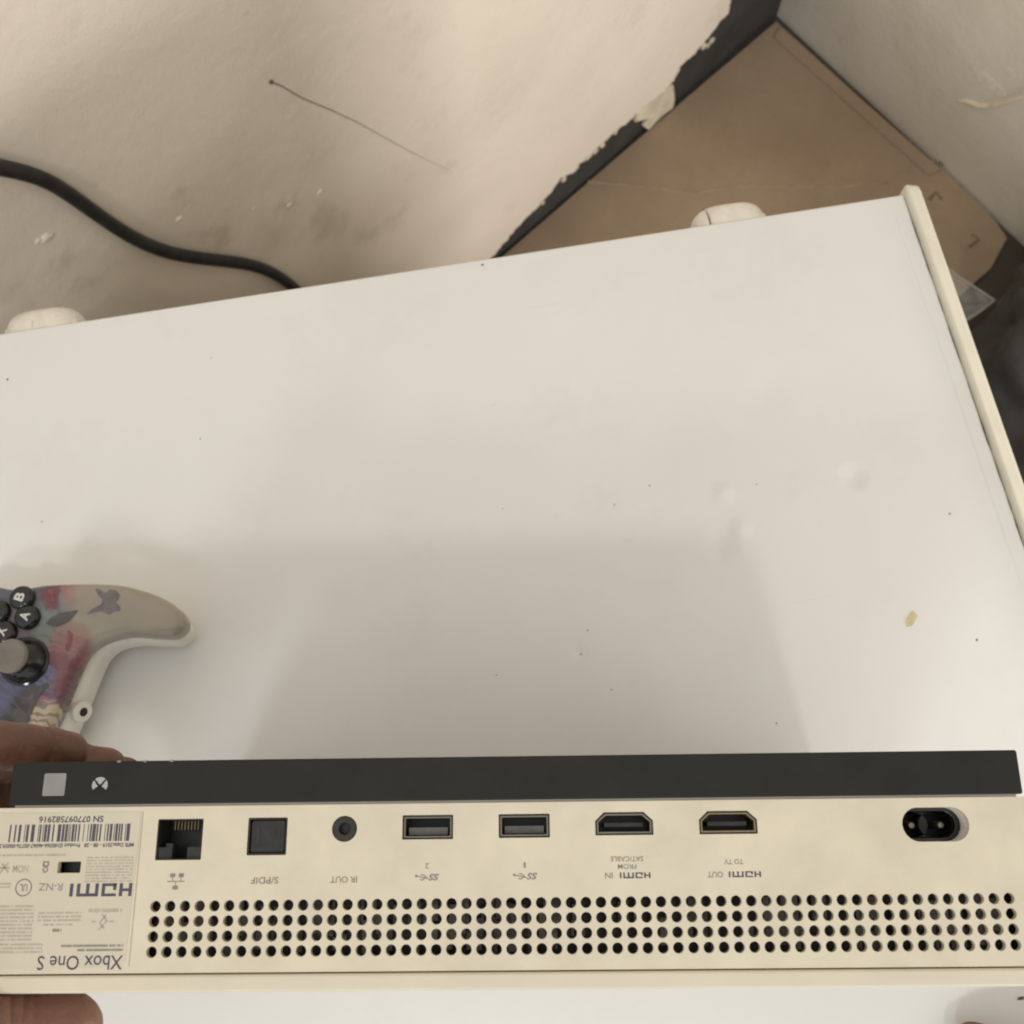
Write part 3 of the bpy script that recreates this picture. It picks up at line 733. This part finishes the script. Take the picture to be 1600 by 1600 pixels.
# plain pale sticker and round emblem on the black base
link('base_sticker', plate([R4(-133.05, -126.7, 3.25, 9.5, .5)], -0.0002, 0.0, .00004), M['sticker'], con)
cx, cy, r = -116.8, 6.05, 2.25
emb = plate([[(cx*mm, (cy-.35)*mm)] + [((cx+r*math.cos(t))*mm, (cy+r*math.sin(t))*mm) for t in [math.radians(-50+280*k/40) for k in range(41)]]], -0.0002, -0.00005)
emo = link('round_emblem', emb, M['white_print'], con)
bm = bmesh.new()
def arc(pts, w):
    prev = None
    for i, p in enumerate(pts):
        a = Vector(pts[max(0,i-1)]); b_ = Vector(pts[min(len(pts)-1,i+1)]); t = (b_-a).normalized(); n_ = Vector((-t.y,t.x))*w*(0.6+0.8*(1-i/len(pts)))
        q = (bm.verts.new(((cx+p[0]+n_.x)*mm, (cy+p[1]+n_.y)*mm, 0.0)), bm.verts.new(((cx+p[0]-n_.x)*mm, (cy+p[1]-n_.y)*mm, 0.0)))
        if prev: bm.faces.new((prev[0], q[0], q[1], prev[1]))
        prev = q
for s in (-1, 1):
    arc([(s*(-1.7), -1.6), (s*(-1.0), -1.05), (0, -.35), (s*.7, .35), (s*1.25, 1.1), (s*1.65, 1.55)], .28)
link('emblem_cross', bm_mesh(bm), M['black_plastic'], emo)
# small worn nicks on the base edge
for u in (-112, -104.5, -96.8):
    link('worn_nick', rbox((u-.5)*mm, (u+.5)*mm, 12.3*mm, 12.85*mm, -0.0012, 0.00005, 0.0001, 1), M['sticker'], con)
con_m = Matrix.Translation(con.location) @ con.rotation_euler.to_matrix().to_4x4()

# ------------------------------------------------------------------ gamepad lying on the cabinet
GZ = 0.036
pj = at(106, 1105, GZ-0.004)
# local frame: gx to the controller's own right, gy towards its shoulder buttons
p_a, p_b = at(78, 1140, GZ), at(126, 1028, GZ)
gx = (p_b - p_a); gx.z = 0; gx.normalize(); gy = Vector((-gx.y, gx.x, 0))
GM = Matrix.Identity(4)
for i, a in enumerate((gx, gy, Vector((0,0,1)))): GM[0][i], GM[1][i], GM[2][i] = a
GM.translation = (pj.x, pj.y, 0); GI = GM.inverted()
def gl(x, y, z=GZ): return GI @ at(x, y, z)
gp = empty('gamepad', (0,0,0)); gp.matrix_world = GM
tag(gp, 'white gamepad with a dark floral printed face lying on the cabinet top', 'gamepad')
face_px = [(76,1143),(100,1090),(124,1032),(138,1013),(160,999),(198,990),(240,992),(266,991),(281,980),(285,966),(276,949),(252,932),(225,921),(186,912),(130,910),(70,912),(20,919)]
half = [gl(x, y) for x, y in face_px]
half = [(p.x, p.y) for p in half]
print('GAMEPAD half', [(round(a*1000), round(b*1000)) for a, b in half])
half = [p for p in half if p[0] > 0.004]
top = max(p[1] for p in half)
yb = half[0][1]
hw = max(p[0] for p in half)
last = half[-1]
half += [(last[0]-0.002, last[1]+0.016), (last[0]-0.010, last[1]+0.028), (last[0]-0.024, last[1]+0.033), (0.02, last[1]+0.034)]
full = [(0.0, yb)] + half + [(0.0, last[1]+0.035)] + [(-x, y) for x, y in reversed(half)]
def zdrop(x, y):                          # face dips towards the grip ends and rounds off at the shoulders
    g = max(0.0, -(y - (yb + 0.004)))
    return -0.10*g - 0.9*max(0, y - (last[1]+0.012))**2*14
def inflate(loop, z0, z1, bev, vox, mfun):
    cu = bpy.data.curves.new('c', 'CURVE'); cu.dimensions = '2D'; cu.fill_mode = 'BOTH'
    dl = []; n = len(loop)
    for i in range(n):
        p0, p1, p2, p3 = (Vector(loop[(i+k) % n]) for k in (-1, 0, 1, 2))
        for k in range(5):
            t = k/5; dl.append(0.5*((2*p1) + (p2-p0)*t + (2*p0-5*p1+4*p2-p3)*t*t + (3*p1-p0-3*p2+p3)*t**3))
    s = cu.splines.new('POLY'); s.points.add(len(dl)-1)
    for p, q in zip(s.points, dl): p.co = (q[0], q[1], 0, 1)
    s.use_cyclic_u = True
    cu.extrude = (z1-z0)/2 - bev; cu.bevel_depth = bev; cu.bevel_resolution = 5; cu.offset = -bev
    me = curve_mesh(cu); me.transform(Matrix.Translation((0,0,(z0+z1)/2)))
    o = bpy.data.objects.new('tmp', me); col.objects.link(o)
    md = o.modifiers.new('r', 'REMESH'); md.mode = 'VOXEL'; md.voxel_size = vox*0.8; md.use_smooth_shade = True
    ms = o.modifiers.new('s', 'SMOOTH'); ms.iterations = 6; ms.factor = 0.5
    dg = bpy.context.evaluated_depsgraph_get()
    m2 = bpy.data.meshes.new_from_object(o.evaluated_get(dg)); bpy.data.objects.remove(o)
    for v in m2.vertices: v.co.z += mfun(v.co.x, v.co.y, v.co.z)
    m2.polygons.foreach_set('use_smooth', [True]*len(m2.polygons))
    return m2

def pad_print():
    """floral artwork printed on the face: soft blots of colour, streaks and dark strokes"""
    m, nt, b = new_mat('floral_print'); v = coords(nt)
    tc = nd(nt, 'ShaderNodeTexCoord')
    wob = nd(nt, 'ShaderNodeTexNoise'); nt.links.new(v, wob.inputs['Vector']); wob.inputs['Scale'].default_value = 120; wob.inputs['Detail'].default_value = 4
    sub = nd(nt, 'ShaderNodeVectorMath', operation='SUBTRACT'); nt.links.new(wob.outputs['Color'], sub.inputs[0]); sub.inputs[1].default_value = (.5,.5,.5)
    scl = nd(nt, 'ShaderNodeVectorMath', operation='SCALE'); nt.links.new(sub.outputs[0], scl.inputs[0]); scl.inputs['Scale'].default_value = 0.011
    add = nd(nt, 'ShaderNodeVectorMath', operation='ADD'); nt.links.new(tc.outputs['Object'], add.inputs[0]); nt.links.new(scl.outputs[0], add.inputs[1])
    c = ramp(nt, [(0.3, (0.29, 0.255, 0.205)), (0.7, (0.36, 0.32, 0.255))], noise_tex(nt, v, 30))
    blots = [((60,935),.020,(.34,.15,.17),.9),((75,958),.014,(.23,.25,.23),.9),((30,920),.020,(.22,.17,.17),.9),((20,975),.030,(.10,.11,.15),.95),((62,1000),.018,(.20,.235,.225),.95),
             ((84,1040),.0125,(.27,.46,.40),.95),((72,1052),.012,(.28,.39,.36),.9),((104,1020),.012,(.27,.075,.10),.95),((96,1062),.013,(.22,.085,.095),.95),((84,1082),.012,(.20,.10,.12),.85),
             ((25,1070),.020,(.19,.21,.36),.95),((28,1085),.013,(.50,.55,.78),.95),((10,1105),.022,(.09,.10,.19),.95),((52,1095),.010,(.07,.07,.08),.95),((60,1110),.010,(.34,.13,.22),.8),
             ((40,1128),.013,(.045,.045,.05),.95),((70,1125),.010,(.55,.46,.32),.9),((0,1000),.02,(.15,.13,.15),.9),((80,925),.007,(.16,.06,.07),.85),((82,940),.006,(.17,.06,.07),.85),((110,1000),.012,(.28,.17,.15),.7)]
    for px, r, colr, s in blots:
        q = gl(*px)
        ds = nd(nt, 'ShaderNodeVectorMath', operation='DISTANCE'); ds.inputs[1].default_value = (q.x, q.y, q.z)
        nt.links.new(add.outputs[0], ds.inputs[0])
        mr = nd(nt, 'ShaderNodeMapRange', interpolation_type='SMOOTHSTEP')
        mr.inputs['From Min'].default_value = r*0.68; mr.inputs['From Max'].default_value = r
        mr.inputs['To Min'].default_value = s; mr.inputs['To Max'].default_value = 0
        nt.links.new(ds.outputs['Value'], mr.inputs['Value'])
        c = mix(nt, mr.outputs[0], c, colr)
    st_ = nd(nt, 'ShaderNodeTexWave'); nt.links.new(add.outputs[0], st_.inputs['Vector']); st_.inputs['Scale'].default_value = 75; st_.inputs['Distortion'].default_value = 9; st_.inputs['Detail'].default_value = 3
    q = gl(45, 1080); ds = nd(nt, 'ShaderNodeVectorMath', operation='DISTANCE'); ds.inputs[1].default_value = q; nt.links.new(tc.outputs['Object'], ds.inputs[0])
    mr = nd(nt, 'ShaderNodeMapRange', interpolation_type='SMOOTHSTEP'); mr.inputs['From Min'].default_value = .012; mr.inputs['From Max'].default_value = .04; mr.inputs['To Min'].default_value = .65; mr.inputs['To Max'].default_value = 0
    nt.links.new(ds.outputs['Value'], mr.inputs['Value'])
    mu = nd(nt, 'ShaderNodeMath', operation='MULTIPLY'); nt.links.new(ramp(nt, [(.55,(0,0,0)),(.8,(1,1,1))], st_.outputs['Fac']), mu.inputs[0]); nt.links.new(mr.outputs[0], mu.inputs[1])
    c = mix(nt, mu.outputs[0], c, (.10,.085,.12))
    nt.links.new(c, b.inputs['Base Color']); b.inputs['Roughness'].default_value = 0.2
    return m
M['floral_print'] = pad_print()
shell = link('printed_face', inflate(full, GZ-0.014, GZ+0.001, 0.0050, 0.0013, lambda x, y, z: zdrop(x, y)), M['floral_print'], gp)
low = [(x*1.0, y) for x, y in full]
def back_drop(x, y, z):
    return zdrop(x, y)*0.6
bk = link('back_shell', inflate([(x*(0.975 if y < -0.01 else 1.0), y-0.0025*max(0, min(1, 1-(abs(x)-.02)/.02)) + 0.10*max(0, -0.016-y)) for x, y in full], 0.004, GZ-0.0115, 0.006, 0.0015, back_drop), M['pad_white'], gp)
# dark print shapes lying on the face
from mathutils.bvhtree import BVHTree
bvh = BVHTree.FromPolygons([v.co.copy() for v in shell.data.vertices], [tuple(p.vertices) for p in shell.data.polygons])
def drop(x, y, lift=0.0002):
    h = bvh.ray_cast(Vector((x, y, 0.2)), Vector((0,0,-1)))
    return (h[0].z if h[0] else GZ) + lift
def decal(name, px, m):
    lp = [gl(*p) for p in px]
    c = sum((Vector((p.x, p.y)) for p in lp), Vector((0,0)))/len(lp)
    bm = bmesh.new(); rings = []
    for k in (1.0, .66, .33):
        rings.append([bm.verts.new((c.x+(p.x-c.x)*k, c.y+(p.y-c.y)*k, drop(c.x+(p.x-c.x)*k, c.y+(p.y-c.y)*k))) for p in lp])
    n = len(lp)
    for a, b in zip(rings, rings[1:]):
        for i in range(n): bm.faces.new((a[i], a[(i+1)%n], b[(i+1)%n], b[i]))
    cv = bm.verts.new((c.x, c.y, drop(c.x, c.y)))
    for i in range(n): bm.faces.new((rings[-1][i], rings[-1][(i+1)%n], cv))
    return link(name, bm_mesh(bm, ang=80), m, gp)
decal('printed_butterfly', [(149,920),(158,922),(166,927),(172,921),(181,922),(188,930),(184,939),(180,940),(187,948),(188,954),(178,955),(171,961),(160,955),(150,957),(137,961),(144,953),(160,946),(161,937),(154,930)], M['petal'])
decal('printed_leaf', [(73,975),(82,965),(94,959),(108,956),(124,954),(118,963),(110,971),(98,978),(86,981)], M['leaf_print'])
for px in ([(76,924),(84,921),(89,925),(84,930),(88,938),(85,943),(80,938),(81,930)], [(104,1046),(113,1030),(116,1031),(108,1050),(98,1072),(88,1084),(84,1083),(96,1066)], [(108,985),(116,992),(112,1010),(106,1020),(103,1012),(107,1000)]):
    decal('printed_stroke', px, M['red_print'])
decal('printed_stroke', [(62,1075),(74,1066),(80,1070),(66,1084),(58,1100),(50,1118),(44,1118),(50,1095)], M['leaf_print'])
decal('printed_stroke', [(22,1108),(34,1106),(50,1122),(42,1136),(30,1138),(18,1124)], M['leaf_print'])
# face buttons
def button(px, letter, big=True):
    q = gl(*px); z = drop(q.x, q.y, 0)
    r = 0.0056
    bt = link('face_button', lathe([(r+.0004,-0.001),(r+.0003,0.0018),(r-.0003,0.0031),(r-.0013,0.0037),(r*.4,0.0041),(0.0003,0.0042)], 24), M['pad_black'], gp)
    bt.location = (q.x, q.y, z)
    me = text_mesh(letter, 0, 0, 0.0040, 0.0046, 0.0043, rot=0, bold=.03)
    link('letter', me, M['pad_letter'], bt)
    return bt
button((46,966),'A'); button((38,936),'B'); button((10,990),'X'); button((0,958),'Y')
# right stick: round well, dark ball, tilted grey cap
def stick(px, mirror=False, loc=None):
    q = gl(*px) if loc is None else Vector((*loc, GZ)); z = drop(q.x, q.y, 0)
    b_ = link('thumb_stick', lathe([(0.0118,-0.001),(0.0116,0.0008),(0.0108,0.0012),(0.0100,0.0010),(0.0096,0.0016),(0.0085,0.0046),(0.006,0.0066),(0.0042,0.0074),(0.0036,0.0105),(0.0033,0.0125)], 32), M['pad_black'], gp)
    b_.location = (q.x, q.y, z)
    cp_ = link('stick_cap', lathe([(0.0040,0.0120),(0.0074,0.0126),(0.0080,0.0138),(0.0079,0.0150),(0.0070,0.0158),(0.0058,0.0155),(0.0030,0.0147),(0.0004,0.0145)], 32), M['stick_cap'], b_)
    return b_
stick((40,1034))
stick(None, loc=(-0.050, last[1]-0.004))
# parts on the far half, hidden from here by the console
dp = link('direction_pad', plate([P([(-29,-3),(-23.5,-3),(-23.5,-8.5),(-18.5,-8.5),(-18.5,-3),(-13,-3),(-13,2),(-18.5,2),(-18.5,7.5),(-23.5,7.5),(-23.5,2),(-29,2)])], 0, .004, .0006), M['pad_black'], gp)
dp.location = (-0.002, yb+0.018, drop(-0.023, yb+0.018, 0))
hb = link('home_button', lathe([(0.0075,-0.001),(0.0075,0.0006),(0.006,0.0012),(0.0005,0.0014)], 24), M['stick_cap'], gp); hb.location = (0, last[1]+0.010, drop(0, last[1]+0.010, 0))
for s in (-1, 1):
    mb = link('menu_button', lathe([(0.003,-0.001),(0.003,0.0006),(0.002,0.001)], 16), M['pad_black'], gp); mb.location = (s*0.012, last[1]-0.006, drop(s*0.012, last[1]-0.006, 0))
# headphone socket on the lower edge
hp = gl(106, 1105, GZ-0.014)
js = link('headphone_socket', lathe([(0.0052,-0.004),(0.0052,0.0008),(0.0046,0.0014),(0.0022,0.0014),(0.0018,0.0008),(0.0018,-0.003)], 24), M['pad_white'], gp)
js.location = (0.0, yb-0.0042, GZ-0.0155); js.rotation_euler = (math.radians(62), 0, 0)
link('socket_hole', lathe([(0.0021,0.0),(0.0021,0.00155)], 20), M['port_black'], js)

# ------------------------------------------------------------------ hand gripping the console's left end
chains = []
def chain(pts): chains.append(pts)
# each joint: (x, y, z, radius)
chain([(-0.184, 0.008, 0.200, 0.0120), (-0.174, 0.0255, 0.2215, 0.0082), (-0.160, 0.0285, 0.210, 0.0078), (-0.149, 0.0292, 0.189, 0.0074), (-0.1435, 0.0290, 0.181, 0.0066)])
chain([(-0.184, 0.010, 0.182, 0.0115), (-0.175, 0.0290, 0.172, 0.0084), (-0.158, 0.0285, 0.161, 0.0074), (-0.147, 0.0272, 0.153, 0.0068), (-0.1420, 0.0268, 0.150, 0.0062)])
chain([(-0.184, 0.010, 0.165, 0.0110), (-0.175, 0.0280, 0.150, 0.0080), (-0.160, 0.0275, 0.137, 0.0070), (-0.150, 0.0262, 0.128, 0.0064), (-0.1445, 0.0258, 0.125, 0.0060)])
chain([(-0.184, 0.008, 0.150, 0.0100), (-0.177, 0.0255, 0.132, 0.0070), (-0.164, 0.0260, 0.118, 0.0062), (-0.155, 0.0250, 0.108, 0.0058), (-0.1500, 0.0245, 0.104, 0.0052)])
# palm slabs
for z, y in ((0.206,0.010),(0.190,0.006),(0.175,0.004),(0.160,0.004)):
    chain([(-0.182, 0.022, z, 0.0125), (-0.179, y-0.012, z, 0.0145), (-0.190, -0.030, z, 0.0150)])
chain([(-0.184, 0.0, 0.208, 0.012), (-0.186, -0.02, 0.196, 0.014), (-0.19, -0.03, 0.17, 0.014)])
# thumb
th = at(108, 1606, 0.200)
chain([(-0.190, -0.022, 0.200, 0.0165), (-0.182, -0.043, 0.222, 0.0135), (-0.160, -0.0475, 0.224, 0.0118), (th.x-0.012, th.y+0.0005, 0.210, 0.0112), (th.x, th.y, 0.203, 0.0102)])
# wrist and forearm
chain([(-0.186, -0.01, 0.185, 0.020), (-0.215, -0.055, 0.19, 0.023), (-0.255, -0.115, 0.205, 0.027), (-0.33, -0.23, 0.23, 0.036), (-0.40, -0.34, 0.25, 0.042)])
chain([(-0.19, -0.01, 0.205, 0.017), (-0.215, -0.055, 0.207, 0.021), (-0.255, -0.115, 0.215, 0.026)])
def skin_mesh(chains, hb_o, vox=0.0013):
    bm = bmesh.new()
    def cap(a, b, ra, rb, n=16):
        a, b = Vector(a), Vector(b); ax = (b-a); L = ax.length
        q = Vector((0,0,1)).rotation_difference(ax.normalized()).to_matrix()
        rings = []
        prof_ = [(-ra*math.cos(t), ra*math.sin(t)) for t in [math.pi/2*k/4 for k in range(5)]] + [(L + rb*math.sin(t), rb*math.cos(t)) for t in [math.pi/2*k/4 for k in range(5)]]
        for zz, rr in prof_:
            rr = max(rr, 1e-5)
            rings.append([bm.verts.new(a - hb_o + q @ Vector((rr*math.cos(2*math.pi*i/n), rr*math.sin(2*math.pi*i/n), zz))) for i in range(n)])
        for u, w in zip(rings, rings[1:]):
            for i in range(n): bm.faces.new((u[i], u[(i+1)%n], w[(i+1)%n], w[i]))
        bm.faces.new(list(reversed(rings[0]))); bm.faces.new(rings[-1])
    for ch in chains:
        for a, b in zip(ch, ch[1:]): cap(a[:3], b[:3], a[3], b[3])
    me = bpy.data.meshes.new('h'); bm.to_mesh(me); bm.free()
    o = bpy.data.objects.new('tmp', me); col.objects.link(o)
    md = o.modifiers.new('r', 'REMESH'); md.mode = 'VOXEL'; md.voxel_size = vox*0.8; md.use_smooth_shade = True
    ms = o.modifiers.new('s', 'SMOOTH'); ms.iterations = 5; ms.factor = 0.5
    dg = bpy.context.evaluated_depsgraph_get(); hm = bpy.data.meshes.new_from_object(o.evaluated_get(dg)); bpy.data.objects.remove(o)
    hm.polygons.foreach_set('use_smooth', [True]*len(hm.polygons))
    return hm
hb_o = Vector((-0.19, -0.01, 0.15))
hm = skin_mesh(chains, hb_o)
# keep skin outside the console: press it against the case like a real grip
ci_ = con_m.inverted()
nrm = [v.normal.copy() for v in hm.vertices]
creases = []
for ch in chains[:4]:
    for k in (2, 3):
        p, q = Vector(ch[k][:3]), Vector(ch[k+1][:3]); ax = (q - Vector(ch[k-1][:3])).normalized()
        for d, dep in ((-0.0016, 0.0005), (0.0, 0.0008), (0.0018, 0.0004)): creases.append((p + ax*d, ax, ch[k][3]*1.7, dep))
tc_ = chains[[i for i, c in enumerate(chains) if abs(c[0][3]-0.0165) < 1e-6][0]]
for k in (2, 3):
    p = Vector(tc_[k][:3]); ax = (Vector(tc_[k+1][:3]) - Vector(tc_[k-1][:3])).normalized()
    for d, dep in ((-0.004, 0.0006), (-0.0012, 0.0010), (0.0016, 0.0008), (0.0042, 0.0005)): creases.append((p + ax*d, ax, tc_[k][3]*1.7, dep))
for v in hm.vertices:
    w = v.co + hb_o; l = ci_ @ w
    # crease wrinkles
    for p, ax, rad, dep in creases:
        e = w - p
        if abs(e.x) < rad and abs(e.y) < rad and abs(e.z) < rad:
            t = e.dot(ax) + 0.0005*noise.noise(w*300)
            if abs(t) < 0.003: v.co -= nrm[v.index]*dep*math.exp(-(t/0.00075)**2)
    v.co += nrm[v.index]*noise.noise(w*240)*0.00025
    if -DEP < l.z < 0.0:
        if l.x > -0.1426 and 0.0 < l.y < 0.0129 and l.y > 0.002: l.y = 0.0129; v.co = con_m @ l - hb_o
        elif l.x > -0.1484 and -0.0484 < l.y < -0.02 and l.y < -0.030: l.y = -0.0486; v.co = con_m @ l - hb_o
hm.polygons.foreach_set('use_smooth', [True]*len(hm.polygons))
hand = link('hand', hm, M['skin']); hand.location = hb_o
tag(hand, 'bare left hand of a person gripping the end of the game console', 'hand')

# second hand, resting on the front right of the cabinet; only the edge of a finger reaches the frame
ch2 = []
for k, (x0, y0, x1, y1, r_) in enumerate(((0.262,-0.098,0.196,-0.0790,0.0090),(0.266,-0.119,0.190,-0.0985,0.0095),(0.272,-0.139,0.196,-0.1195,0.0092),(0.280,-0.157,0.214,-0.1400,0.0080))):
    xm, ym = x0+(x1-x0)*.52, y0+(y1-y0)*.45
    ch2.append([(x0, y0, 0.040, r_*1.25), (xm, ym, 0.043, r_*1.05), (x0+(x1-x0)*.82, y0+(y1-y0)*.8, 0.024, r_*0.95), (x1, y1, 0.0115, r_*0.82)])
    ch2.append([(x0, y0, 0.040, r_*1.3), (0.325, -0.150-0.006*k, 0.040, 0.015), (0.350, -0.172, 0.040, 0.018)])
ch2.append([(0.325, -0.135, 0.036, 0.017), (0.288, -0.080, 0.026, 0.0125), (0.262, -0.064, 0.018, 0.0105), (0.246, -0.060, 0.0125, 0.0090)])
ch2.append([(0.335, -0.158, 0.040, 0.020), (0.372, -0.200, 0.045, 0.024), (0.42, -0.26, 0.055, 0.030), (0.50, -0.36, 0.07, 0.038)])
hb2 = Vector((0.30, -0.14, 0.0))
hand2 = link('hand', skin_mesh(ch2, hb2, 0.0015), M['skin']); hand2.location = hb2 + Vector((0.010, -0.003, 0))
tag(hand2, 'bare hand resting on the cabinet top, only a finger edge showing below the console', 'hand')
